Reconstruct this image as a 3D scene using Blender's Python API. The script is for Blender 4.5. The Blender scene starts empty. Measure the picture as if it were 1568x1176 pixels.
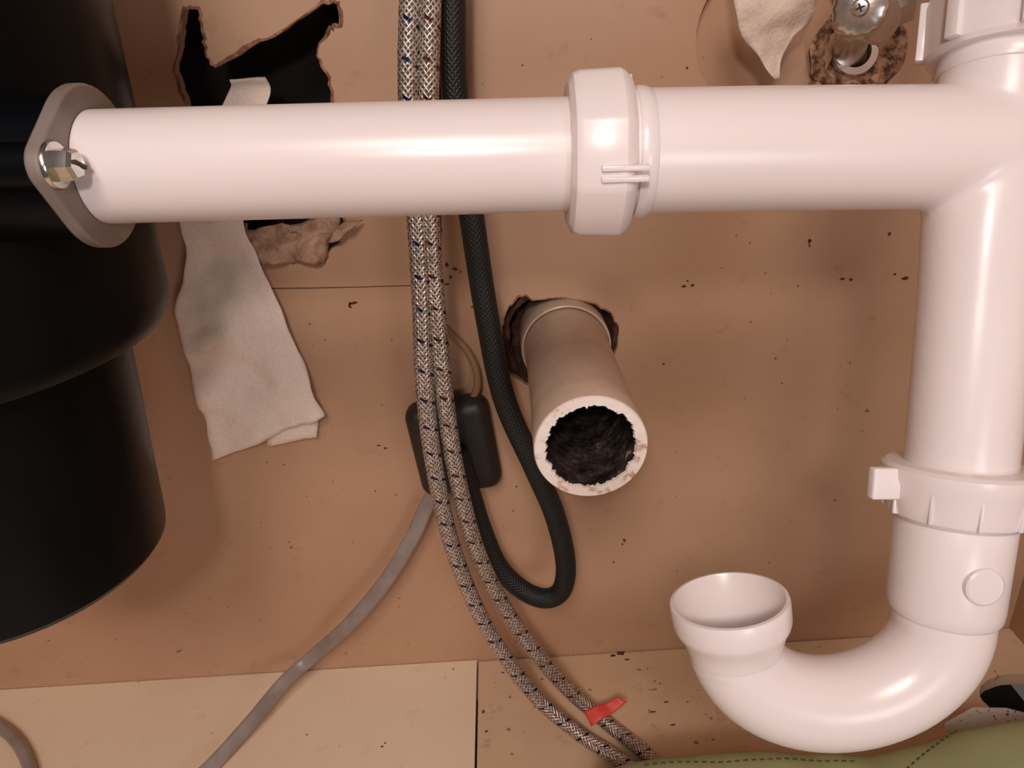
import bpy, bmesh, math, random
from mathutils import Vector, Matrix, noise
random.seed(4)
scene = bpy.context.scene
try:
    scene.view_settings.view_transform = 'Standard'
except Exception:
    pass

# ---------------------------------------------------------------- camera (surveyed from photo vanishing points)
CAM = Vector((0.0, -0.404, 0.405))
RT = Vector((0.998, -0.0264, -0.0567)).normalized()
FW = Vector((0.0, 0.9076, -0.4200)).normalized()
UP = RT.cross(FW).normalized()
RT = FW.cross(UP).normalized()
K = 2000 / 1568.0
FPX = 1444.0
cd = bpy.data.cameras.new("camera"); cam = bpy.data.objects.new("camera", cd)
scene.collection.objects.link(cam)
cd.sensor_width = 36; cd.lens = 26.0; cd.clip_start = 0.01
m = Matrix((( RT.x, UP.x, -FW.x, CAM.x), (RT.y, UP.y, -FW.y, CAM.y), (RT.z, UP.z, -FW.z, CAM.z), (0,0,0,1)))
cam.matrix_world = m
scene.camera = cam

def ray(x, y):
    return RT*(x*K-1000) + UP*(750-y*K) + FW*FPX
def W(x, y, wy=0.0):      # survey point on a plane parallel to back wall
    r = ray(x, y); return CAM + r*((wy-CAM.y)/r.y)
def F(x, y, z=0.0):       # survey point on a horizontal plane
    r = ray(x, y); return CAM + r*((z-CAM.z)/r.z)
def D(x, y, d):           # survey point at measured distance
    return CAM + ray(x, y)*(d/FPX)

# ---------------------------------------------------------------- materials
def srgb(r, g, b):
    f = lambda c: (c/255/12.92) if c/255 <= 0.04045 else ((c/255+0.055)/1.055)**2.4
    return (f(r), f(g), f(b), 1)
class NT:
    def __init__(s, name):
        s.m = bpy.data.materials.new(name); s.m.use_nodes = True
        s.t = s.m.node_tree; s.n = s.t.nodes; s.l = s.t.links
        s.b = s.n["Principled BSDF"]
    def coord(s, out="Object"):
        return s.n.new("ShaderNodeTexCoord").outputs[out]
    def noise(s, scale, detail=4, rough=0.5, vec=None, dist=0):
        n = s.n.new("ShaderNodeTexNoise"); n.inputs["Scale"].default_value = scale
        n.inputs["Detail"].default_value = detail; n.inputs["Roughness"].default_value = rough
        n.inputs["Distortion"].default_value = dist
        s.l.new(vec or s.coord(), n.inputs["Vector"]); return n.outputs["Fac"]
    def ramp(s, fac, stops):
        n = s.n.new("ShaderNodeValToRGB"); e = n.color_ramp.elements
        while len(e) < len(stops): e.new(0.5)
        for i, (p, c) in enumerate(stops):
            e[i].position = p; e[i].color = c if len(c) == 4 else (*c, 1)
        s.l.new(fac, n.inputs["Fac"]); return n.outputs["Color"]
    def mix(s, fac, a, b, mode='MIX'):
        n = s.n.new("ShaderNodeMix"); n.data_type = 'RGBA'; n.blend_type = mode
        for sock, v in ((n.inputs[0], fac), (n.inputs[6], a), (n.inputs[7], b)):
            if isinstance(v, bpy.types.NodeSocket): s.l.new(v, sock)
            else: sock.default_value = v
        return n.outputs[2]
    def math(s, op, a, b=None, clamp=False):
        n = s.n.new("ShaderNodeMath"); n.operation = op; n.use_clamp = clamp
        for i, v in enumerate((a, b)):
            if v is None: continue
            if isinstance(v, bpy.types.NodeSocket): s.l.new(v, n.inputs[i])
            else: n.inputs[i].default_value = v
        return n.outputs[0]
    def bump(s, h, strength=0.2, dist=0.001):
        n = s.n.new("ShaderNodeBump"); n.inputs["Strength"].default_value = strength
        n.inputs["Distance"].default_value = dist
        s.l.new(h, n.inputs["Height"]); s.l.new(n.outputs["Normal"], s.b.inputs["Normal"])
    def set(s, **kw):
        for k, v in kw.items():
            k = k.replace("_", " ")
            if k in s.b.inputs:
                if isinstance(v, bpy.types.NodeSocket): s.l.new(v, s.b.inputs[k])
                else: s.b.inputs[k].default_value = v
        return s

def board(name, c1, c2, stain, speck=0.70, rough=0.6, stn=0.5):
    a = NT(name)
    n1 = a.noise(6, 5, 0.6); col = a.mix(a.ramp(n1, [(0.35, (0,0,0)), (0.65, (1,1,1))]), c1, c2)
    n2 = a.noise(60, 6, 0.7); col = a.mix(a.ramp(n2, [(0.60, (0,0,0)), (0.80, (stn,stn,stn))]), col, stain)
    n3 = a.noise(170, 2, 0.5); col = a.mix(a.ramp(n3, [(speck, (0,0,0)), (speck+0.03, (0.7,0.7,0.7))]), col, srgb(105,62,38))
    a.set(Base_Color=col, Roughness=rough); a.bump(a.noise(300, 6, 0.7), 0.15, 0.0006)
    return a.m
M_wall = board("painted_wallboard", srgb(196,157,127), srgb(188,147,117), srgb(160,112,84), 0.755, 0.48, 0.65)
M_floor = board("painted_floor_board", srgb(244,222,194), srgb(238,214,184), srgb(205,165,125), 0.75, 0.45)
M_floor2 = board("worn_floor_board", srgb(224,193,161), srgb(206,173,140), srgb(150,105,76), 0.70, 0.5, 0.8)
a = NT("wall_chip"); n = a.noise(300, 4)
a.set(Base_Color=a.ramp(n, [(0.35, srgb(58,33,22)), (0.65, srgb(104,64,44))]), Roughness=0.9); M_chip = a.m
a = NT("torn_board_edge"); n = a.noise(180, 5, 0.7)
a.set(Base_Color=a.ramp(n, [(0.35, srgb(92,58,40)), (0.5, srgb(140,98,72)), (0.65, srgb(180,138,110))]), Roughness=0.95)
a.bump(n, 0.6, 0.001); M_edge = a.m
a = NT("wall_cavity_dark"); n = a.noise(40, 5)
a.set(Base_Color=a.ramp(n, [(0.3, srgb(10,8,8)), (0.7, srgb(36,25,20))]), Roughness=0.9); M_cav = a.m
a = NT("stained_wood_dark"); n = a.noise(90, 6, 0.7)
a.set(Base_Color=a.ramp(n, [(0.35, srgb(30,17,12)), (0.55, srgb(80,49,34)), (0.7, srgb(135,92,70))]), Roughness=0.9)
a.bump(n, 0.8, 0.002); M_rot = a.m
a = NT("valve_grime"); n = a.noise(150, 6, 0.75)
a.set(Base_Color=a.ramp(n, [(0.42, srgb(78,50,36)), (0.52, srgb(160,118,90)), (0.62, srgb(190,150,120))]), Roughness=0.9)
a.bump(n, 0.8, 0.001); M_grime = a.m
a = NT("torn_gypsum"); n = a.noise(120, 6, 0.7)
a.set(Base_Color=a.ramp(n, [(0.3, srgb(130,90,70)), (0.5, srgb(182,142,118)), (0.7, srgb(208,174,152))]), Roughness=0.9)
a.bump(n, 0.8, 0.001); M_gyp = a.m
a = NT("white_plastic"); n = a.noise(14, 2)
a.set(Base_Color=a.ramp(n, [(0.3, srgb(237,226,224)), (0.7, srgb(233,221,219))]), Roughness=0.27, Specular_IOR_Level=0.5, Subsurface_Weight=0.15, Subsurface_Scale=0.004, IOR=1.5)
a.b.inputs["Subsurface Radius"].default_value = (1, 0.7, 0.6)
a.bump(a.noise(220, 3), 0.02, 0.0003); M_pvc = a.m
a = NT("black_glossy_plastic"); n = a.noise(25, 3)
a.set(Base_Color=a.ramp(n, [(0.3, srgb(5,8,11)), (0.7, srgb(8,11,14))]), Roughness=0.32, Specular_IOR_Level=0.14); M_blk = a.m
a = NT("black_matte_plastic"); n = a.noise(500, 3)
a.set(Base_Color=a.ramp(n, [(0.3, srgb(34,27,25)), (0.7, srgb(46,37,34))]), Roughness=0.5); a.bump(n, 0.1, 0.0003); M_blk2 = a.m
a = NT("grey_cast_flange"); n = a.noise(50, 4)
a.set(Base_Color=a.ramp(n, [(0.3, srgb(128,115,108)), (0.7, srgb(150,136,128))]), Roughness=0.5, Metallic=0.1); M_flange = a.m
a = NT("zinc_screw"); n = a.noise(200, 3)
a.set(Base_Color=a.ramp(n, [(0.3, srgb(200,195,190)), (0.7, srgb(235,232,228))]), Roughness=0.2, Metallic=1.0); M_zinc = a.m
a = NT("chrome"); n = a.noise(90, 3)
a.set(Base_Color=a.ramp(n, [(0.3, srgb(200,192,186)), (0.7, srgb(230,224,218))]), Roughness=0.25, Metallic=0.9); M_chrome = a.m
a = NT("screw_slot_dark"); n = a.noise(50); a.set(Base_Color=a.ramp(n, [(0.3, srgb(30,22,18)), (0.7, srgb(50,38,30))]), Roughness=0.6); M_slot = a.m
a = NT("old_pvc_pipe"); n = a.noise(60, 4, 0.6)
a.set(Base_Color=a.ramp(n, [(0.3, srgb(190,163,144)), (0.7, srgb(206,181,162))]), Roughness=0.35); M_old = a.m
a = NT("old_pvc_cut_rim"); n = a.noise(170, 5, 0.6)
a.set(Base_Color=a.ramp(n, [(0.32, srgb(195,155,130)), (0.40, srgb(240,224,214)), (0.7, srgb(246,234,226))]), Roughness=0.7)
a.bump(n, 0.5, 0.0006); M_rim = a.m
a = NT("pipe_interior_sludge"); n = a.noise(120, 7, 0.75)
a.set(Base_Color=a.ramp(n, [(0.40, srgb(16,12,11)), (0.52, srgb(64,50,45)), (0.62, srgb(98,80,73)), (0.68, srgb(228,206,195))]), Roughness=0.6)
a.bump(n, 0.25, 0.0004); M_slud = a.m
a = NT("paper_towel")
v = a.n.new("ShaderNodeTexVoronoi"); v.inputs["Scale"].default_value = 520; a.l.new(a.coord(), v.inputs["Vector"])
a.set(Base_Color=a.ramp(v.outputs["Distance"], [(0.0, srgb(232,211,197)), (0.6, srgb(240,222,209))]), Roughness=0.95)
a.bump(v.outputs["Distance"], 0.35, 0.0005); M_towel = a.m
a = NT("white_label_paper"); n = a.noise(420, 1, 0.3)
a.set(Base_Color=a.ramp(n, [(0.30, srgb(120,112,106)), (0.36, srgb(240,233,228))]), Roughness=0.7); M_label = a.m
a = NT("red_tape"); n = a.noise(90, 3)
a.set(Base_Color=a.ramp(n, [(0.3, srgb(215,66,56)), (0.7, srgb(235,90,76))]), Roughness=0.5); M_red = a.m
a = NT("grey_cable_jacket"); n = a.noise(60, 3)
a.set(Base_Color=a.ramp(n, [(0.3, srgb(136,120,113)), (0.7, srgb(158,142,135))]), Roughness=0.35); M_cable = a.m
a = NT("tan_cable_jacket"); n = a.noise(60, 3)
a.set(Base_Color=a.ramp(n, [(0.3, srgb(140,105,80)), (0.7, srgb(155,120,92))]), Roughness=0.5); M_tanc = a.m

def braid(name, base_lo, base_hi, fleck, metallic, rough, pitch=0.0042, nthr=9, bst=0.9):
    a = NT(name)
    uv = a.coord("UV"); sp = a.n.new("ShaderNodeSeparateXYZ"); a.l.new(uv, sp.inputs[0])
    u, v = sp.outputs[0], sp.outputs[1]          # u = metres along, v = 0..1 round
    uu = a.math('MULTIPLY', u, 2*math.pi/pitch); vv = a.math('MULTIPLY', v, 2*math.pi*nthr)
    A = a.math('SINE', a.math('ADD', uu, vv)); B = a.math('SINE', a.math('SUBTRACT', uu, vv))
    h = a.math('MULTIPLY', a.math('ADD', a.math('MAXIMUM', A, B), 1.0), 0.5)
    col = a.ramp(h, [(0.15, base_lo), (0.75, base_hi)])
    if fleck:
        rn = a.noise(700, 2, 0.5); col = a.mix(a.ramp(rn, [(0.42, (0,0,0)), (0.62, (0.7,0.7,0.7))]), col, base_lo)
        fr = a.math('FRACT', a.math('ADD', a.math('DIVIDE', u, 0.0155), v))
        m1 = a.math('LESS_THAN', fr, 0.11)
        fr2 = a.math('FRACT', a.math('SUBTRACT', a.math('MULTIPLY', v, 4.0), a.math('DIVIDE', u, 0.0155)))
        m2 = a.math('LESS_THAN', fr2, 0.55)
        col = a.mix(a.math('MULTIPLY', m1, m2), col, fleck)
    a.set(Base_Color=col, Metallic=metallic, Roughness=rough); a.bump(h, bst, 0.0005)
    return a.m
M_braidB = braid("braid_steel_blue_thread", srgb(98,84,76), srgb(232,216,205), srgb(22,36,76), 0.65, 0.34, 0.0028, 11, 0.8)
M_braidR = braid("braid_steel_brown_thread", srgb(98,84,76), srgb(232,216,205), srgb(84,44,30), 0.65, 0.34, 0.0028, 11, 0.8)
M_braidK = braid("braid_black_nylon", srgb(6,8,8), srgb(24,27,26), None, 0.0, 0.5, 0.0026, 16, 0.6)

a = NT("green_woven_fabric")
w = a.n.new("ShaderNodeTexWave"); w.inputs["Scale"].default_value = 500; a.l.new(a.coord(), w.inputs["Vector"])
w2 = a.n.new("ShaderNodeTexWave"); w2.bands_direction = 'Y'; w2.inputs["Scale"].default_value = 500; a.l.new(a.coord(), w2.inputs["Vector"])
hh = a.math('ADD', w.outputs["Fac"], w2.outputs["Fac"])
col = a.mix(a.noise(12, 3), srgb(152,157,110), srgb(168,172,124))
a.set(Base_Color=col, Roughness=0.85); a.bump(hh, 0.3, 0.0004); M_green = a.m
a = NT("green_thread_dark"); a.set(Base_Color=a.ramp(a.noise(100), [(0.3, srgb(60,62,36)), (0.7, srgb(76,78,46))]), Roughness=0.9); M_thread = a.m

# ---------------------------------------------------------------- mesh helpers
def finish(me, name, mats, parent=None, smooth=40):
    ob = bpy.data.objects.new(name, me)
    for mt in (mats if isinstance(mats, (list, tuple)) else [mats]): me.materials.append(mt)
    scene.collection.objects.link(ob)
    if smooth:
        for p in me.polygons: p.use_smooth = True
        try: me.set_sharp_from_angle(angle=math.radians(smooth))
        except Exception: pass
    if len(me.vertices):
        c = sum((v.co for v in me.vertices), Vector())/len(me.vertices)
        me.transform(Matrix.Translation(-c)); ob.location = c
    if parent:
        ob.parent = parent
        if parent.type == 'MESH': ob.matrix_parent_inverse = Matrix.Translation(-parent.location)
    return ob
def empty(name):
    e = bpy.data.objects.new(name, None); scene.collection.objects.link(e); e.empty_display_size = 0.02
    return e
def frame(d):
    d = d.normalized(); u = d.cross(Vector((0,0,1)))
    if u.length < 1e-3: u = Vector((1,0,0))
    u.normalize(); return u, d.cross(u).normalized(), d
def catmull(pts, n=10):
    P = [2*pts[0]-pts[1]] + list(pts) + [2*pts[-1]-pts[-2]]; out = []
    for i in range(1, len(P)-2):
        for k in range(n):
            t = k/n; p0,p1,p2,p3 = P[i-1:i+3]
            out.append(0.5*((2*p1)+(p2-p0)*t+(2*p0-5*p1+4*p2-p3)*t*t+(3*p1-p0-3*p2+p3)*t**3))
    out.append(P[-2]); return out
def sweep(name, pts, r, mat, seg=32, n=10, smooth_path=True, ry=None, up0=None, parent=None, caps=True):
    path = catmull(pts, n) if smooth_path else list(pts)
    N = len(path); bm = bmesh.new(); uvl = bm.loops.layers.uv.new("UVMap")
    rings = []; L = 0; Ls = []
    t0 = (path[1]-path[0]).normalized(); u, v, _ = frame(t0)
    if up0: u = (up0 - t0*up0.dot(t0)).normalized(); v = t0.cross(u)
    for i, p in enumerate(path):
        t = (path[min(i+1, N-1)]-path[max(i-1, 0)]).normalized()
        u = (u - t*u.dot(t)).normalized(); v = t.cross(u)
        if i: L += (p-path[i-1]).length
        Ls.append(L)
        rr = r(i/(N-1)) if callable(r) else r; r2 = ry if ry else rr
        rings.append([bm.verts.new(p+u*math.cos(2*math.pi*k/seg)*rr+v*math.sin(2*math.pi*k/seg)*r2) for k in range(seg)])
    for i in range(N-1):
        for k in range(seg):
            k2 = (k+1) % seg
            f = bm.faces.new((rings[i][k], rings[i][k2], rings[i+1][k2], rings[i+1][k]))
            vals = [(Ls[i], k/seg), (Ls[i], (k+1)/seg), (Ls[i+1], (k+1)/seg), (Ls[i+1], k/seg)]
            for lp, uvv in zip(f.loops, vals): lp[uvl].uv = uvv
    if caps:
        bm.faces.new(list(reversed(rings[0]))); bm.faces.new(rings[-1])
    bmesh.ops.recalc_face_normals(bm, faces=bm.faces)
    me = bpy.data.meshes.new(name); bm.to_mesh(me); bm.free()
    return finish(me, name, mat, parent)
def lathe(name, prof, o, axis, mat, seg=64, parent=None, rmod=None, closed=False, matfn=None, smooth=35, uref=None):
    """prof: list of (radius, height along axis)"""
    u, v, w = frame(axis); bm = bmesh.new(); rings = []
    if uref: u = (uref - w*uref.dot(w)).normalized(); v = w.cross(u)
    for j, (r, h) in enumerate(prof):
        if r < 1e-6: rings.append([bm.verts.new(o+w*h)]); continue
        ring = []
        for k in range(seg):
            an = 2*math.pi*k/seg; rr, hh = (rmod(an, j, r, h) if rmod else (r, h))
            ring.append(bm.verts.new(o+w*hh+(u*math.cos(an)+v*math.sin(an))*rr))
        rings.append(ring)
    n = len(rings); rng = range(n if closed else n-1)
    for j in rng:
        A, B = rings[j], rings[(j+1) % n]
        for k in range(seg):
            k2 = (k+1) % seg
            if len(A) == 1 and len(B) == 1: break
            if len(A) == 1: f = bm.faces.new((A[0], B[k2], B[k]))
            elif len(B) == 1: f = bm.faces.new((A[k], A[k2], B[0]))
            else: f = bm.faces.new((A[k], A[k2], B[k2], B[k]))
            if matfn: f.material_index = matfn(j)
    bmesh.ops.recalc_face_normals(bm, faces=bm.faces)
    me = bpy.data.meshes.new(name); bm.to_mesh(me); bm.free()
    return finish(me, name, mat, parent, smooth)
def box(name, c, sx, sy, sz, X, Z, mat, parent=None, bev=0.001, segs=3):
    X = X.normalized(); Z = (Z - X*Z.dot(X)).normalized(); Y = Z.cross(X)
    bm = bmesh.new(); bmesh.ops.create_cube(bm, size=1)
    for vv in bm.verts: vv.co = Vector((vv.co.x*sx, vv.co.y*sy, vv.co.z*sz))
    if bev: bmesh.ops.bevel(bm, geom=bm.edges[:], offset=bev, segments=segs, profile=0.5, affect='EDGES')
    for vv in bm.verts: vv.co = c + X*vv.co.x + Y*vv.co.y + Z*vv.co.z
    me = bpy.data.meshes.new(name); bm.to_mesh(me); bm.free()
    return finish(me, name, mat, parent)
def jag(poly, amp, n=6, closed=True):
    out = []; N = len(poly)
    for i in range(N if closed else N-1):
        a, b = Vector(poly[i]), Vector(poly[(i+1) % N])
        for k in range(n):
            p = a.lerp(b, k/n)
            if k: p += Vector((random.uniform(-amp, amp), random.uniform(-amp, amp)))
            out.append((p.x, p.y))
    return out
def flat_fill(name, polys, z0, half, M, mats):
    """planar board with holes: polys in 2D, M maps local to world"""
    cu = bpy.data.curves.new(name, 'CURVE'); cu.dimensions = '2D'; cu.fill_mode = 'BOTH'; cu.extrude = half
    for pl in polys:
        sp = cu.splines.new('POLY'); sp.points.add(len(pl)-1); sp.use_cyclic_u = True
        for i, p in enumerate(pl): sp.points[i].co = (p[0], p[1], 0, 1)
    tmp = bpy.data.objects.new("tmp", cu); scene.collection.objects.link(tmp)
    bpy.context.view_layer.update()
    me = bpy.data.meshes.new_from_object(tmp.evaluated_get(bpy.context.evaluated_depsgraph_get()))
    bpy.data.objects.remove(tmp); bpy.data.curves.remove(cu)
    me.transform(M); me.name = name; me.materials.clear()
    return finish(me, name, mats, None, smooth=0)
def sheet(name, rows, mat, nu=14, nv=8, amp=0.003, freq=40, parent=None, thick=0.0006, curl=0.0):
    """rows: list of (left, right) world points; lofted crumpled sheet"""
    Ls = catmull([r[0] for r in rows], nv); Rs = catmull([r[1] for r in rows], nv)
    bm = bmesh.new(); G = []
    for i, (l, r) in enumerate(zip(Ls, Rs)):
        row = []
        for k in range(nu+1):
            t = k/nu; p = l.lerp(r, t)
            q = p*freq
            ridge = (1-abs(noise.noise(q*0.8+Vector((2,3,4))))*2)*0.5
            p = p + Vector((0, 1, 0))*(noise.noise(q)*amp + 0.4*amp*noise.noise(q*2.7) - ridge*amp*0.5) + Vector((0,-1,0))*curl*math.sin(math.pi*t)
            p = p + Vector((noise.noise(q*1.5+Vector((5,0,0))), 0, noise.noise(q*1.5+Vector((0,9,0)))))*amp*0.3
            row.append(bm.verts.new(p))
        G.append(row)
    for i in range(len(G)-1):
        for k in range(nu): bm.faces.new((G[i][k], G[i][k+1], G[i+1][k+1], G[i+1][k]))
    me = bpy.data.meshes.new(name); bm.to_mesh(me); bm.free()
    ob = finish(me, name, mat, parent, 60)
    md = ob.modifiers.new("thickness", 'SOLIDIFY'); md.thickness = thick
    return ob
def join(obs, name):
    ctx = bpy.context
    for o in bpy.context.selected_objects: o.select_set(False)
    for o in obs: o.select_set(True)
    ctx.view_layer.objects.active = obs[0]; bpy.ops.object.join(); obs[0].name = name; return obs[0]

# ---------------------------------------------------------------- room shell
XL, XR, ZT, YF = -0.50, 0.349, 0.80, -0.55
def wz(pts): return [(W(x, y).x, W(x, y).z) for x, y in pts]
outer = [(XL, -0.01), (XR, -0.01), (XR, ZT), (XL, ZT)]
holeA = jag(wz([(283,12),(276,60),(268,110),(286,160),(300,250),(335,340),(375,345),(380,378),(395,398),(440,402),(492,396),(520,372),(528,340),(512,250),(508,140),(500,112),(487,88),(490,66),(505,40),(520,38),(518,4),(494,4),(440,42),(385,70),(330,103),(318,88),(310,50),(304,14)]), 0.0007, 5)
holeB = jag(wz([(768,500),(776,475),(792,455),(806,452),(815,460),(850,456),(905,463),(935,478),(947,500),(945,530),(934,560),(915,580),(860,590),(806,588),(778,570),(770,535)]), 0.0005, 4)
cR = W(1175, 55); holeC = [(cR.x+0.0358*math.cos(t*math.pi/24), cR.z+0.0358*math.sin(t*math.pi/24)) for t in range(48)]
cV = W(1315, 80)
holeD = [(cV.x+(0.0185+0.0015*math.sin(3*t))*math.cos(t*math.pi/16), cV.z+(0.0140+0.0015*math.cos(2*t))*math.sin(t*math.pi/16)) for t in range(32)]
slit = wz([(412,441),(470,440.5),(550,439),(634,436.5),(634,438),(550,440.5),(470,442.3),(412,443)])
MX = Matrix.Translation((0, 0.003, 0)) @ Matrix.Rotation(math.pi/2, 4, 'X')
wall = flat_fill("wall_back", [outer, holeA, holeB, holeC, holeD, slit], 0, 0.003, MX, M_wall)
def blob(px, py, rx, ry, mat, base=W, off=-0.00012, axis='y', nn=11):
    c = base(px, py); bm = bmesh.new(); s = 0.43/1132
    vs = []
    for k in range(nn):
        an = 2*math.pi*k/nn; q = random.uniform(0.55, 1.1)
        if axis == 'y': vs.append(bm.verts.new(c+Vector((rx*s*q*math.cos(an), off, ry*s*q*math.sin(an)))))
        else: vs.append(bm.verts.new(c+Vector((rx*s*q*math.cos(an), ry*s*q*math.sin(an), -off))))
    f = bm.faces.new(vs)
    f.normal_update()
    want = Vector((0,-1,0)) if axis == 'y' else Vector((0,0,1))
    if f.normal.dot(want) < 0: f.normal_flip()
    me = bpy.data.meshes.new("chip"); bm.to_mesh(me); bm.free()
    return finish(me, "chip", mat, None, 0)
chips = []
for (x, y, rx, ry) in [(1240,369,3.5,4),(1239,376,1.5,3),(1362,358,3,3.5),(1047,438,5,2.5),(1060,437,3,2.5),(1053,430,2,2),(1290,427,5,2.5),(1303,428,3,2.5),(1370,420,2.5,2.5),(1386,426,6,3),
                       (541,464,8,2.5),(536,468,2.5,6),(1016,557,2.5,2),(956,827,3,4.5),(953,833,2,3),(684,405,3,5),(697,412,5,3),(690,424,3,3),(705,416,2,2),(676,352,1.5,5),(684,435,4,2),
                       (580,682,4,2),(590,686,4,2),(575,752,2,2),(791,745,2,2),(786,782,2,2),(1222,438,1.5,1.5),(1148,372,1.5,1.5),(1052,104,2,2),(723,470,2,2),(1140,610,1.5,1),(1150,493,1.2,1.2),
                       (1205,520,1.2,1.2),(1100,700,1,1.2),(1230,640,1,1),(470,760,1.2,1),(400,800,1.5,1),(540,830,1.2,1.2),(350,930,1.5,1),(1288,560,1,1),(1035,760,1.2,1),(585,620,1.5,1),
                       (800,100,1.2,1.2),(905,60,1,1),(1105,410,1.2,1.2),(600,520,1,1.5),(1320,660,1.2,1),(1180,450,1,1),(530,1000,3,1.2),(625,985,2,1)]:
    chips.append(blob(x, y, rx, ry, M_chip))
wall = join([wall]+chips, "wall_back")
# torn brown edge fringe round the big opening
def fringe(name, poly, wmin, wmax, y=-0.00025):
    N = len(poly); P2 = [Vector(p) for p in poly]
    area_ = sum(P2[i].x*P2[(i+1)%N].y-P2[(i+1)%N].x*P2[i].y for i in range(N))
    sg = 1 if area_ > 0 else -1
    bm = bmesh.new(); A_, B_ = [], []
    for i in range(N):
        t = (P2[(i+1)%N]-P2[i-1]).normalized(); nn = Vector((t.y, -t.x))*sg
        wd_ = wmin+(wmax-wmin)*max(0, noise.noise(Vector((P2[i].x*70, P2[i].y*70, 2)))+0.35)*random.uniform(0.6, 1.2)
        a0 = P2[i]-nn*0.0004; b0 = P2[i]+nn*wd_
        A_.append(bm.verts.new((a0.x, y-0.0008*random.random(), a0.y))); B_.append(bm.verts.new((b0.x, y, b0.y)))
    for i in range(N):
        j = (i+1)%N; bm.faces.new((A_[i], A_[j], B_[j], B_[i]))
    bmesh.ops.recalc_face_normals(bm, faces=bm.faces)
    me = bpy.data.meshes.new(name); bm.to_mesh(me); bm.free()
    return finish(me, name, M_edge, wall, 0)
fringe("opening_torn_edge", holeA, 0.0002, 0.0028)
fringe("drain_opening_edge", holeB, 0.0001, 0.0012)
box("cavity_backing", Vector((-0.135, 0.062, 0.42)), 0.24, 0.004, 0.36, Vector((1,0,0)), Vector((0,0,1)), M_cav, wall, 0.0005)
box("drain_framing", Vector((0.035, 0.028, 0.252)), 0.090, 0.004, 0.09, Vector((1,0,0)), Vector((0,0,1)), M_rot, wall, 0.0005)
box("rear_board", Vector((0.205, 0.0085, 0.43)), 0.27, 0.004, 0.14, Vector((1,0,0)), Vector((0,0,1)), M_wall, wall, 0.0005)
lathe("valve_hole_filler", [(0.0245, -0.0002), (0.0215, 0.0008), (0.0180, 0.0002), (0.0135, -0.0015), (0.0095, -0.0005)], Vector((cV.x, -0.0002, cV.z)), Vector((0,-1,0)), M_grime, 96, wall,
      rmod=lambda an, j, r, h: (r*(0.86+0.14*abs(math.cos(an))) + 0.003*noise.noise(Vector((math.cos(an)*3, math.sin(an)*3, j*0.9))), h + (0.0009*noise.noise(Vector((math.cos(an)*7, math.sin(an)*7, j))) if j else 0)))
cB = W(858, 522)
lathe("drain_hole_lip", [(0.0330, -0.0030), (0.0325, 0.0), (0.0300, -0.002), (0.0285, -0.010)], Vector((cB.x, 0.002, cB.z)), Vector((0,-1,0)), M_rot, 96, wall,
      rmod=lambda an, j, r, h: (r*1.05 + 0.003*noise.noise(Vector((math.cos(an)*4, math.sin(an)*4, j*1.3))), h))
box("wall_right", Vector((XR+0.006, (YF)/2, ZT/2)), 0.012, -YF, ZT+0.02, Vector((1,0,0)), Vector((0,0,1)), M_wall, None, 0.0005)
box("wall_left", Vector((XL-0.006, (YF)/2, ZT/2)), 0.012, -YF, ZT+0.02, Vector((1,0,0)), Vector((0,0,1)), M_wall, None, 0.0005)
# floor boards
sx = F(732, 1003).x
fh = F(1580, 1066)
hole_f = jag([(fh.x+0.032*math.cos(t*math.pi/10), fh.y+0.020*math.sin(t*math.pi/10)) for t in range(20)], 0.0006, 2)
MF = Matrix.Translation((0, 0, -0.005))
f1 = flat_fill("floor_a", [[(XL, YF), (sx-0.0008, YF), (sx-0.0008, -0.0006), (XL, -0.0006)]], 0, 0.005, MF, M_floor)
f2 = flat_fill("floor_b", [[(sx+0.0006, YF), (XR, YF), (XR, -0.0012), (sx+0.0006, -0.0012)], hole_f], 0, 0.005, Matrix.Translation((0,0,-0.0062)), M_floor2)
fch = [blob(x, y, rx, ry, M_chip, F, -0.0002, 'z') for (x, y, rx, ry) in
       [(585,1143,3,2),(590,1138,2,2),(470,1125,2,2)]]
fch += [blob(x, y, rx, ry, M_chip, lambda a, b: F(a, b, -0.0012), -0.0002, 'z') for (x, y, rx, ry) in
       [(950,1000,11,6),(938,1004,6,3),(740,1090,3,5),(770,1030,5,2),(960,1010,6,3),(1020,1075,5,2),(830,1040,3,2),(1000,1090,8,2),(1030,1110,6,2),(745,1120,4,2)]]
floor = join([f1, f2]+fch, "floor")
box("subfloor_below", Vector(((XL+XR)/2, YF/2, -0.045)), XR-XL, -YF, 0.01, Vector((1,0,0)), Vector((0,0,1)), M_cav, floor, 0.0005)

def tz(x, y, wy): return W(x, y, wy)
sheet("torn_drywall_paper", [
    (tz(372,352,0.006), tz(520,330,0.014)), (tz(382,372,0.001), tz(515,352,0.008)),
    (tz(388,388,-0.002), tz(505,368,0.002)), (tz(402,402,-0.001), tz(498,402,0.001))], M_gyp, 18, 5, 0.007, 90, thick=0.0008, parent=wall)
sheet("torn_drywall_flap", [
    (tz(500,372,-0.002), tz(520,368,-0.005)), (tz(512,352,-0.003), tz(532,355,-0.007)), (tz(530,338,-0.002), tz(556,335,-0.004))], M_gyp, 6, 4, 0.003, 110, thick=0.0008, parent=wall)

# ---------------------------------------------------------------- white drain plumbing datum points
RP = 0.0157
pA = D(145, 257, 0.2115); pB = D(870, 238, 0.2110); pT = D(1520, 226, 0.2125)
hx = (pB-pA).normalized()
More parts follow.
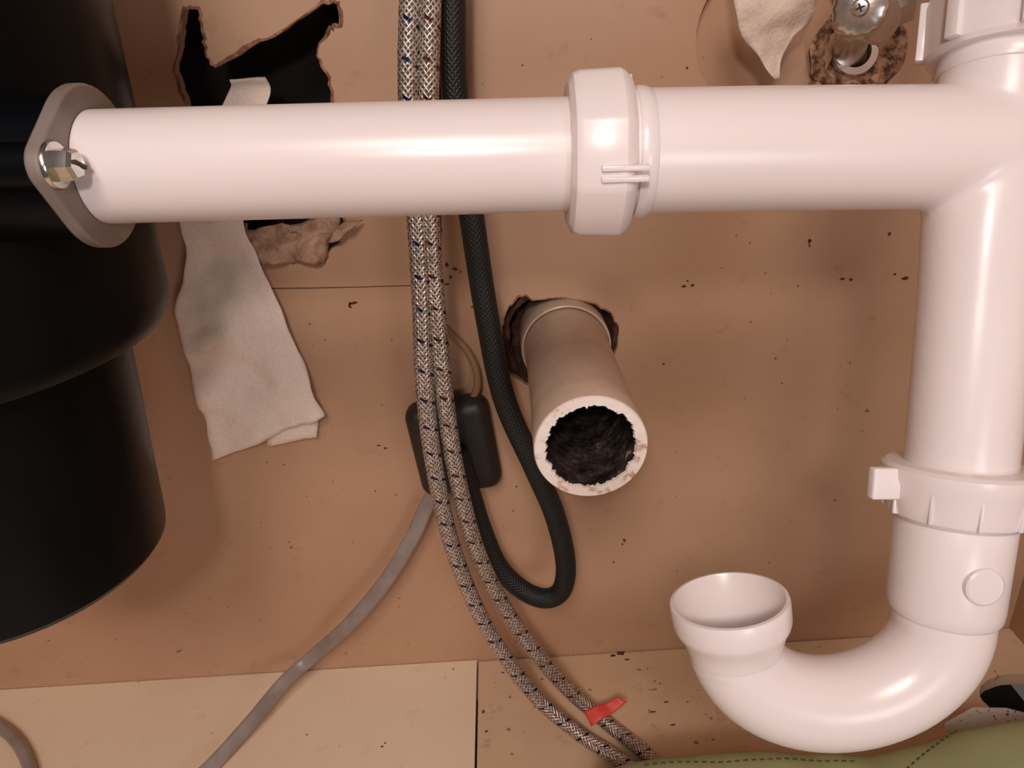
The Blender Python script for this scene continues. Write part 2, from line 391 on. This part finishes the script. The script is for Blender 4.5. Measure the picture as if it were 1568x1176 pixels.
# ---------------------------------------------------------------- garbage disposal
gd = empty("garbage_disposal")
q = 0.85/0.95
AX = Vector((-0.2165, -0.1374, 0))
prof = [(0.0, 0.1875), (0.050, 0.1875), (0.0610, 0.1885), (0.0640, 0.192), (0.0648, 0.197), (0.0675, 0.235), (0.0698, 0.262), (0.0712, 0.284),
        (0.0718, 0.2915), (0.0714, 0.2935), (0.0728, 0.2950), (0.080, 0.2968), (0.088, 0.300), (0.0925, 0.306), (0.0940, 0.314), (0.0942, 0.332), (0.0955, 0.352), (0.0985, 0.385),
        (0.1000, 0.43), (0.1005, 0.50), (0.097, 0.53), (0.085, 0.545), (0.055, 0.55), (0.055, 0.60), (0.0, 0.60)]
prof = [(r*q, 0.405+(z-0.405)*q) for r, z in prof]
lathe("housing", prof, AX, Vector((0,0,1)), M_blk, 128, gd, smooth=30)
nrm = hx
pc = pA
side = Vector((0, -1, 0)); side = (side - nrm*side.dot(nrm)).normalized()
tang = nrm.cross(side)
if tang.z < 0: tang = -tang
R1, R2, L2 = 0.0225, 0.0066, 0.0225
phi = math.acos((R1-R2)/L2)
def arc(cx, R, a0, a1, n=14): return [(cx+R*math.cos(a0+(a1-a0)*i/n), R*math.sin(a0+(a1-a0)*i/n)) for i in range(n+1)]
pts2 = arc(L2, R2, -phi, phi, 10) + arc(0, R1, phi, math.pi-phi) + arc(-L2, R2, math.pi-phi, math.pi+phi, 10) + arc(0, R1, math.pi+phi, 2*math.pi-phi)
ca, sa = math.cos(math.radians(10)), math.sin(math.radians(10))
pts2 = [(x*ca-y*sa, x*sa+y*ca) for x, y in pts2]
bm = bmesh.new(); vs = [bm.verts.new(pc+side*x+tang*y-nrm*0.002) for x, y in pts2]
f = bm.faces.new(vs); r = bmesh.ops.extrude_face_region(bm, geom=[f])
for e in r["geom"]:
    if isinstance(e, bmesh.types.BMVert): e.co += nrm*0.004
bmesh.ops.recalc_face_normals(bm, faces=bm.faces)
me = bpy.data.meshes.new("outlet_flange"); bm.to_mesh(me); bm.free()
fl = finish(me, "outlet_flange", M_flange, gd, 30)
bv = fl.modifiers.new("b", 'BEVEL'); bv.width = 0.0008; bv.segments = 2; bv.limit_method = 'ANGLE'
lathe("outlet_neck", [(0, -0.06), (0.020, -0.06), (0.020, -0.002), (0.0, -0.002)], pc, nrm, M_blk, 48, gd)
for sgn in (-1, 1):
    ear = pc + side*(L2*ca*sgn) + tang*(L2*sa*sgn)
    lathe("flange_screw", [(0, 0.0085), (0.0014, 0.0084), (0.0034, 0.0080), (0.0042, 0.0070), (0.0045, 0.0045), (0.0045, 0.0030), (0.0058, 0.0028), (0.0060, 0.0020), (0, 0.0018)], ear, nrm, M_zinc, 6, gd, smooth=20)
    lathe("screw_washer", [(0, 0.0032), (0.0058, 0.0030), (0.0062, 0.0024), (0.0062, 0.0018), (0, 0.0018)], ear, nrm, M_zinc, 40, gd)
    lathe("screw_boss", [(0, -0.001), (0.0060, -0.001), (0.0060, -0.03), (0, -0.03)], ear, nrm, M_blk, 24, gd)
    box("screw_slot", ear+nrm*0.0084, 0.0050, 0.0009, 0.0010, side+tang*0.5, nrm, M_slot, gd, 0)

dr = empty("sink_drain_plumbing")
sweep("discharge_tube", [pA+hx*0.0022, pA.lerp(pB, 0.2), pA.lerp(pB, 0.5), pA.lerp(pB, 0.8), pB + hx*0.01], RP, M_pvc, 72, 1, False, parent=dr)
def ribs(name, c, axis, r, n, h, l, parent, a0=0.0, w=0.0016, dirs=None):
    u, v, w_ = frame(axis)
    ds = dirs or [u*math.cos(a0 + 2*math.pi*i/n)+v*math.sin(a0 + 2*math.pi*i/n) for i in range(n)]
    for d in ds:
        box(name, c+d*(r+h/2-0.0006), w, l, h, d.cross(w_), d, M_pvc, parent, 0.0004, 2)
def facet(an, j, r, h, n=10):
    k = math.cos(math.pi/n)/math.cos(((an) % (2*math.pi/n))-math.pi/n)
    return r*(0.4*k+0.6), h
nc = D(916, 237, 0.2110)
ax = hx
tocam = (CAM-nc); tocam = (tocam - ax*tocam.dot(ax)).normalized(); upn = ax.cross(tocam)
if upn.z < 0: upn = -upn
lathe("slip_nut", [(0.0160, -0.0090), (0.0200, -0.0090), (0.0224, -0.0078), (0.0232, -0.0060), (0.0236, 0.0050), (0.0230, 0.0062), (0.0208, 0.0082), (0.0160, 0.0090)], nc, ax, M_pvc, 120, dr, rmod=lambda a_, j, r, h: facet(a_, j, r, h, 8), closed=True, smooth=25, uref=tocam*math.cos(0.39)+upn*math.sin(0.39))
dirs = []
for base in (-12, 118, 238):
    for off in (-3.5, 3.5):
        an = math.radians(base+off); dirs.append(tocam*math.cos(an)+upn*math.sin(an))
ribs("nut_rib", nc+ax*0.0045, ax, 0.0222, 8, 0.0024, 0.0125, dr, dirs=dirs, w=0.0015)
# tee and tail tube (moulded in one piece)
RH = 0.0172
tj = D(1515, 226, 0.2125)
RV = 0.0149
vt = D(1540, 60, 0.2115); v1 = D(1525, 200, 0.2125); v2 = D(1506, 330, 0.2145); v3 = D(1470, 700, 0.2215); v4 = D(1451, 870, 0.2270)
vm = v2.lerp(v3, 0.35)
t1 = sweep("tee_a", [D(960, 233.5, 0.2110), D(968, 233, 0.2110), D(1200, 229, 0.2118), tj], lambda t: RH, M_pvc, 72, 6)
def rr_(t):
    k = t*6
    if k < 2.6: return 0.0164
    if k < 4: return 0.0164-0.0011*(k-2.6)/1.4
    return 0.0153-0.0001*(k-4)
t2 = sweep("tee_b", [vt, D(1532, 130, 0.2115), v1, v2, vm, v3, v4], rr_, M_pvc, 72, 8)
tee = join([t1, t2], "tee_fitting")
rm = tee.modifiers.new("fuse", 'REMESH'); rm.mode = 'VOXEL'; rm.voxel_size = 0.0008; rm.use_smooth_shade = True
sm = tee.modifiers.new("fillet", 'SMOOTH'); sm.factor = 0.7; sm.iterations = 30
tee.parent = dr
vax = (v4-v2).normalized(); upx = (vt-v1).normalized()
lathe("tee_collar", [(0.0162, 0), (0.0178, 0), (0.0182, 0.0012), (0.0180, 0.0030), (0.0173, 0.0045), (0.0162, 0.005)], D(968, 235, 0.2110), hx, M_pvc, 64, dr, closed=True)
lathe("tee_neck_ring", [(0.0155, 0), (0.0170, 0), (0.0174, 0.001), (0.0170, 0.006), (0.0155, 0.008)], D(1536, 118, 0.2115), upx, M_pvc, 64, dr, closed=True)
un = D(1548, 92, 0.2115)
lathe("upper_slip_nut", [(0.0160, 0), (0.0215, 0), (0.0226, 0.0012), (0.0229, 0.016), (0.0222, 0.019), (0.0205, 0.022), (0.0160, 0.023)], un, upx, M_pvc, 96, dr, rmod=lambda a_, j, r, h: facet(a_, j, r, h, 8), closed=True, smooth=25)
ribs("upper_nut_wing", un+upx*0.0095, upx, 0.0222, 8, 0.0030, 0.017, dr, a0=math.radians(40), w=0.004)
lathe("tailpiece", [(0.0, 0.0), (0.0155, 0.0), (0.0155, 0.14), (0, 0.14)], un+upx*0.015, upx, M_pvc, 48, dr)
# lower nut
ln = D(1462, 790, 0.2245)
lathe("trap_slip_nut", [(0.0149, 0), (0.0175, -0.0005), (0.0188, 0.0008), (0.0194, 0.003), (0.0202, 0.0100), (0.0212, 0.0125), (0.0213, 0.0150), (0.0200, 0.0160), (0.0149, 0.0165)], ln, -vax, M_pvc, 96, dr, closed=True, smooth=25)
ribs("trap_nut_rib", ln-vax*0.0065, -vax, 0.0190, 10, 0.0018, 0.0115, dr, a0=0.35, w=0.0012)
wd = Vector((-1, -0.12, 0)).normalized(); wd = (wd - vax*wd.dot(vax)).normalized()
for sg, nm in ((1, "trap_nut_wing"), (-1, "trap_nut_wing_far")):
    box(nm, ln-vax*0.0103+wd*0.0240*sg, 0.0090, 0.0036, 0.0096, wd, -vax, M_pvc, dr, 0.0008)
# trap J bend
A = D(1444, 936, 0.2295); B = D(1125, 986, 0.2330)
lathe("trap_hub", [(0.0140, 0.0), (0.0152, 0.0), (0.0160, 0.0012), (0.0163, 0.004), (0.0167, 0.031), (0.0160, 0.0325), (0.014, 0.032)], A, (ln-A), M_pvc, 64, dr, closed=True)
cen = (A+B)/2; e1v = (A-B)/2; Rr = e1v.length; e1n = e1v.normalized()
dn = (vax*0.75 + Vector((0,0,-1))*0.25); dn = (dn - e1n*dn.dot(e1n)).normalized()
jp = [A + (ln-A).normalized()*0.006, A]
for i in range(1, 32):
    t = math.pi*i/32; jp.append(cen + e1n*Rr*math.cos(t) + dn*Rr*0.80*math.sin(t))
jp += [B, B - dn*0.004]
sweep("trap_bend", jp, 0.0145, M_pvc, 72, 1, False, parent=dr, caps=False)
lathe("trap_inlet_hub", [(0.0143, -0.003), (0.0148, 0.0005), (0.0163, 0.0048), (0.0175, 0.0066), (0.0181, 0.0085), (0.0183, 0.0145), (0.0180, 0.0155), (0.0170, 0.0157),
      (0.0166, 0.0151), (0.0148, 0.0075), (0.0134, 0.0035), (0.0130, -0.004), (0.0134, -0.006), (0.0143, -0.005)], B, -dn, M_pvc, 80, dr, closed=True)
bt = D(1502, 862, 0.2280); bdir = (CAM-bt); bax = (A-ln).normalized(); bdir = (bdir-bax*bdir.dot(bax)).normalized()
bax_pt = A + bax*((bt-A).dot(bax)); rv = (bt-bax_pt); rv = (bdir*0.86 + rv.normalized()*0.5).normalized()
lathe("trap_boss", [(0, 0.0012), (0.0050, 0.0011), (0.0056, 0.0006), (0.0058, -0.003), (0, -0.003)], bax_pt+rv*0.0164, rv, M_pvc, 40, dr)

# ---------------------------------------------------------------- wall drain stub
sd = empty("wall_drain_stub_pipe")
so = Vector((0.0325, 0.024, 0.2435)); tip = Vector((0.0323, -0.127, 0.2440)); sa_ = tip-so; SL = sa_.length
def smod(an, j, r, h):
    if j in (5, 6):
        qn = noise.noise(Vector((math.cos(an)*5, math.sin(an)*5, 3.1)))*0.0016 + noise.noise(Vector((math.cos(an)*19, math.sin(an)*19, 1)))*0.0013
        return r + min(0.0010, qn), h + random.uniform(-0.0002, 0.0002)
    if j >= 7: return r + noise.noise(Vector((math.cos(an)*4, math.sin(an)*4, h*80)))*0.0002, h
    return r, h
inner = [(0.0194, SL-0.0014), (0.0201, SL-0.003)] + [(0.0204, SL-0.006-0.008*i) for i in range(17)]
sp_ = [(0.0238, 0.0), (0.0238, SL-0.05), (0.0246, SL-0.02), (0.0248, SL-0.0008), (0.0243, SL)] + [(0.0200, SL)] + inner
lathe("pipe", sp_, so, sa_, [M_old, M_rim, M_slud], 160, sd, rmod=smod, matfn=lambda j: 0 if j < 3 else (1 if j < 6 else 2), smooth=50)
lathe("pipe_coupling", [(0.0236, 0.0), (0.0254, 0.0), (0.0260, 0.001), (0.0260, 0.0335), (0.0257, 0.0350), (0.0247, 0.0356), (0.0245, 0.0335), (0.0236, 0.0325)], so, sa_, M_old, 96, sd, closed=True)
lathe("pipe_dark_end", [(0, 0.004), (0.0208, 0.004), (0.0208, 0.003), (0, 0.003)], so, sa_, M_cav, 32, sd)

# ---------------------------------------------------------------- hoses
def P(lst): return [W(x, y, wy) for x, y, wy in lst]
h1 = P([(632,-120,-0.050),(628,0,-0.055),(626,150,-0.06),(638,330,-0.063),(645,450,-0.066),(651,600,-0.068),(668,730,-0.066),(697,850,-0.062),(745,960,-0.060),(815,1060,-0.062)]) \
   + [F(885,1122,0.007), F(945,1160,0.0045), F(985,1188,0.0045), Vector((0.085,-0.122,0.0045)), Vector((0.14,-0.126,0.0045))]
sweep("braided_supply_hose", h1, 0.0047, M_braidB, 28, 12)
h2 = P([(662,-120,-0.050),(659,0,-0.055),(656,150,-0.06),(658,330,-0.062),(666,450,-0.064),(680,600,-0.066),(700,730,-0.064),(733,850,-0.060),(785,950,-0.056),(855,1040,-0.056)]) \
   + [F(925,1103,0.0055), F(985,1150,0.0045), F(1022,1180,0.0045), Vector((0.11,-0.112,0.0045)), Vector((0.16,-0.115,0.0045))]
sweep("braided_supply_hose.001", h2, 0.0047, M_braidR, 28, 12)
hb = P([(693,-120,-0.040),(692,0,-0.040),(697,150,-0.042),(722,330,-0.043),(745,480,-0.043),(772,610,-0.045),(818,715,-0.047),(850,790,-0.047),(866,860,-0.045),(860,903,-0.043),(835,916,-0.041),(800,903,-0.037),(764,868,-0.034),(738,810,-0.032),(722,760,-0.032),(700,690,-0.032)])
sweep("black_spray_hose", hb, 0.0062, M_braidK, 32, 12)
sweep("thin_dark_wire", P([(676,-100,-0.025),(672,150,-0.025),(671,330,-0.022),(672,450,-0.020),(673,520,-0.016)]), 0.0016, M_blk2, 12, 8)
sheet("red_tape_tag", [(F(893,1088,0.018), F(905,1112,0.014)), (F(912,1080,0.021), F(922,1100,0.018)), (F(928,1076,0.020), F(938,1092,0.017)), (F(944,1068,0.024), F(960,1073,0.022))], M_red, 6, 4, 0.001, 60, thick=0.0004)

# ---------------------------------------------------------------- in-line adapter and cables
ad = empty("inline_power_adapter")
ac = W(696, 681, -0.0125)
R10 = Matrix.Rotation(math.radians(-6), 3, 'Y')
box("adapter_body", ac, 0.050, 0.020, 0.062, R10 @ Vector((1,0,0)), R10 @ Vector((0,0,1)), M_blk2, ad, 0.0085, 6)
sweep("input_lead", P([(676,495,-0.006),(692,512,-0.008),(714,535,-0.010),(728,562,-0.012),(731,590,-0.013),(725,608,-0.013)]), 0.0022, M_tanc, 14, 8, parent=ad)
cab = P([(668,752,-0.016),(653,775,-0.018),(630,825,-0.020),(590,890,-0.022),(535,955,-0.027)]) + [F(478,1006,0.030), F(435,1045,0.022), F(385,1105,0.014), F(325,1172,0.006), F(260,1235,0.004), F(230,1330,0.004)]
sweep("flat_output_cable", cab, 0.0048, M_cable, 20, 10, ry=0.0016, up0=Vector((1,0,0.4)), parent=ad)
sweep("grey_floor_cable", [F(-120,1080,0.004), F(-40,1095,0.004), F(5,1116,0.004), F(35,1150,0.004), F(50,1200,0.004), F(50,1280,0.004)], 0.0038, M_cable, 18, 10)

# ---------------------------------------------------------------- paper towels
sheet("paper_towel", [(W(352,120,0.010), W(408,118,0.010)), (W(345,150,-0.006), W(414,148,-0.006)), (W(300,240,-0.016), W(385,240,-0.016)), (W(277,335,-0.018), W(370,330,-0.018)), (W(288,395,-0.014), W(390,390,-0.012)),
     (W(273,478,-0.014), W(420,452,-0.010)), (W(286,535,-0.012), W(448,520,-0.010)), (W(307,620,-0.010), W(478,590,-0.010)), (W(327,704,-0.009), W(499,636,-0.012))], M_towel, 28, 10, 0.006, 34)
sheet("paper_towel.001", [(W(400,640,-0.005), W(480,600,-0.005)), (W(405,665,-0.005), W(487,640,-0.006)), (W(410,684,-0.004), W(486,668,-0.006))], M_towel, 8, 4, 0.002, 50)
sheet("hanging_paper_scrap", [(W(1115,-60,-0.040), W(1260,-60,-0.040)), (W(1125,0,-0.040), W(1248,0,-0.038)), (W(1136,50,-0.038), W(1238,38,-0.034)), (W(1160,90,-0.036), W(1212,66,-0.034)), (W(1186,121,-0.034), W(1194,120,-0.034))], M_towel, 14, 6, 0.006, 45)

# ---------------------------------------------------------------- shutoff valve
sv = empty("shutoff_valve")
vb = W(1310, 84, 0.0); vc = W(1330, 28, -0.048)
lathe("supply_stub", [(0, 0.0), (0.0078, 0.0), (0.0078, 0.050), (0, 0.050)], Vector((vb.x, 0.008, vb.z)), (Vector((vc.x, -0.035, vc.z-0.002))-Vector((vb.x, 0.008, vb.z))), M_chrome, 32, sv)
lathe("stub_ring", [(0.0080, 0.004), (0.0115, 0.004), (0.0122, 0.006), (0.0115, 0.008), (0.0080, 0.008)], Vector((vb.x, 0.008, vb.z)), Vector((0,-1,0.25)), M_chrome, 40, sv, closed=True)
lathe("valve_body", [(0, -0.014), (0.008, -0.014), (0.0095, -0.012), (0.0095, 0.008), (0.008, 0.010), (0, 0.010)], vc, Vector((0.3,-1,-0.2)), M_chrome, 32, sv)
kn = W(1317, 12, -0.066); kdir = (CAM-kn).normalized()
lathe("valve_knob", [(0, 0.0), (0.0088, 0.0), (0.0104, -0.001), (0.0110, -0.003), (0.0110, -0.011), (0.010, -0.013), (0, -0.013)], kn, kdir, M_chrome, 72, sv, rmod=lambda a_, j, r, h: (r*(1+0.02*math.cos(16*a_)) if r > 0.01 else r, h))
lathe("knob_screw", [(0, 0.0016), (0.0028, 0.0013), (0.0036, 0.0004), (0.0037, -0.001), (0, -0.001)], kn, kdir, M_zinc, 32, sv)
ku, kv, kw = frame(kdir)
box("screw_cross_a", kn+kdir*0.0015, 0.0036, 0.0007, 0.0006, ku+kv*0.4, kdir, M_slot, sv, 0)
box("screw_cross_b", kn+kdir*0.0015, 0.0036, 0.0007, 0.0006, kv-ku*0.4, kdir, M_slot, sv, 0)
lathe("valve_outlet", [(0, 0), (0.0062, 0), (0.0062, 0.008), (0.0082, 0.008), (0.0086, 0.009), (0.0086, 0.016), (0.008, 0.017), (0, 0.017)], vc, Vector((1, 0, 0.35)), M_chrome, 6, sv, smooth=20)

# ---------------------------------------------------------------- green bag
bg = empty("green_fabric_bag")
def bag():
    bm = bmesh.new(); x0, x1, y0, y1 = 0.018, 0.340, -0.145, -0.36
    nx, ny = 110, 80; G = []
    def sup(t, p=10): return (1-abs(2*t-1)**p)**(1/3)
    for j in range(ny+1):
        row = []
        for i in range(nx+1):
            s, t = i/nx, (j/ny)
            t = t*t*(3-2*t)*0.4 + t*0.6
            x = x0+(x1-x0)*s; y = y0+(y1-y0)*t
            H = 0.096 + 0.003*math.sin(9*s+1) + 0.012*max(0, min(1, (s-0.45)/0.2))
            z = 0.0005 + H*sup(s, 14)*sup(t)
            z += (noise.noise(Vector((x*22, y*22, 0)))*0.003 + noise.noise(Vector((x*60, y*45, 3)))*0.0012)*sup(s)*sup(t)
            y2 = y + 0.006*noise.noise(Vector((x*15, 2, 0)))*(1-t)
            row.append(bm.verts.new((x, y2, max(z, 0.0004))))
        G.append(row)
    for j in range(ny):
        for i in range(nx): bm.faces.new((G[j][i], G[j][i+1], G[j+1][i+1], G[j+1][i]))
    bnd = [e for e in bm.edges if e.is_boundary]
    bmesh.ops.holes_fill(bm, edges=bnd, sides=0)
    bmesh.ops.recalc_face_normals(bm, faces=bm.faces)
    me = bpy.data.meshes.new("bag_shell"); bm.to_mesh(me); bm.free()
    return me
bme = bag()
from mathutils.bvhtree import BVHTree
bvh = BVHTree.FromPolygons([v.co.copy() for v in bme.vertices], [list(p.vertices) for p in bme.polygons])
finish(bme, "bag_shell", M_green, bg, 60)
def on_bag(x, y):
    h = bvh.ray_cast(Vector((x, y, 0.5)), Vector((0,0,-1)))
    return h[0] if h[0] else Vector((x, y, 0.08))
def seam(name, x0, y0, x1, y1, n):
    obs = []
    for i in range(n):
        t = (i+0.2)/n; t2 = (i+0.75)/n
        a_ = on_bag(x0+(x1-x0)*t, y0+(y1-y0)*t)+Vector((0,0,0.0003)); b_ = on_bag(x0+(x1-x0)*t2, y0+(y1-y0)*t2)+Vector((0,0,0.0003))
        obs.append(sweep("st", [a_, a_.lerp(b_, 0.5)+Vector((0,0,0.0002)), b_], 0.0003, M_thread, 6, 2))
    o = join(obs, name); o.parent = bg; return o
seam("stitch_seam_a", 0.165, -0.178, 0.205, -0.155, 12)
seam("stitch_seam_b", 0.05, -0.166, 0.15, -0.168, 26)
sheet("white_paper_label", [(F(1446,1106,0.03), F(1452,1140,0.02)), (F(1490,1084,0.032), F(1500,1135,0.02)), (F(1540,1083,0.034), F(1545,1130,0.02)), (F(1585,1095,0.034), F(1590,1130,0.02))], M_label, 6, 1, 0.0008, 40)

# ---------------------------------------------------------------- lights
def area(name, loc, target, size, power, col):
    l = bpy.data.lights.new(name, 'AREA'); l.shape = 'DISK'; l.size = size; l.energy = power; l.color = col
    o = bpy.data.objects.new(name, l); scene.collection.objects.link(o); o.location = loc
    o.rotation_euler = (Vector(target)-Vector(loc)).to_track_quat('-Z', 'Y').to_euler(); return o
area("kitchen_lamp", (-0.12, -1.25, 1.25), (0, -0.05, 0.15), 0.40, 8.3, (1.0, 0.88, 0.79))
area("camera_flash", (-0.04, -0.60, 0.54), (0.03, -0.05, 0.16), 0.045, 0.85, (1.0, 0.88, 0.85))  # unseen flash near the camera, gives the highlights on the pipes
area("trap_fill_light", (0.22, -0.85, 0.30), (0.12, -0.10, 0.10), 0.20, 0.8, (0.95, 0.93, 1.0))  # added cool fill from low front right, brightens the trap; no real source
w = bpy.data.worlds.new("world"); scene.world = w; w.use_nodes = True
w.node_tree.nodes["Background"].inputs[0].default_value = (1.0, 0.80, 0.72, 1)
w.node_tree.nodes["Background"].inputs[1].default_value = 0.09
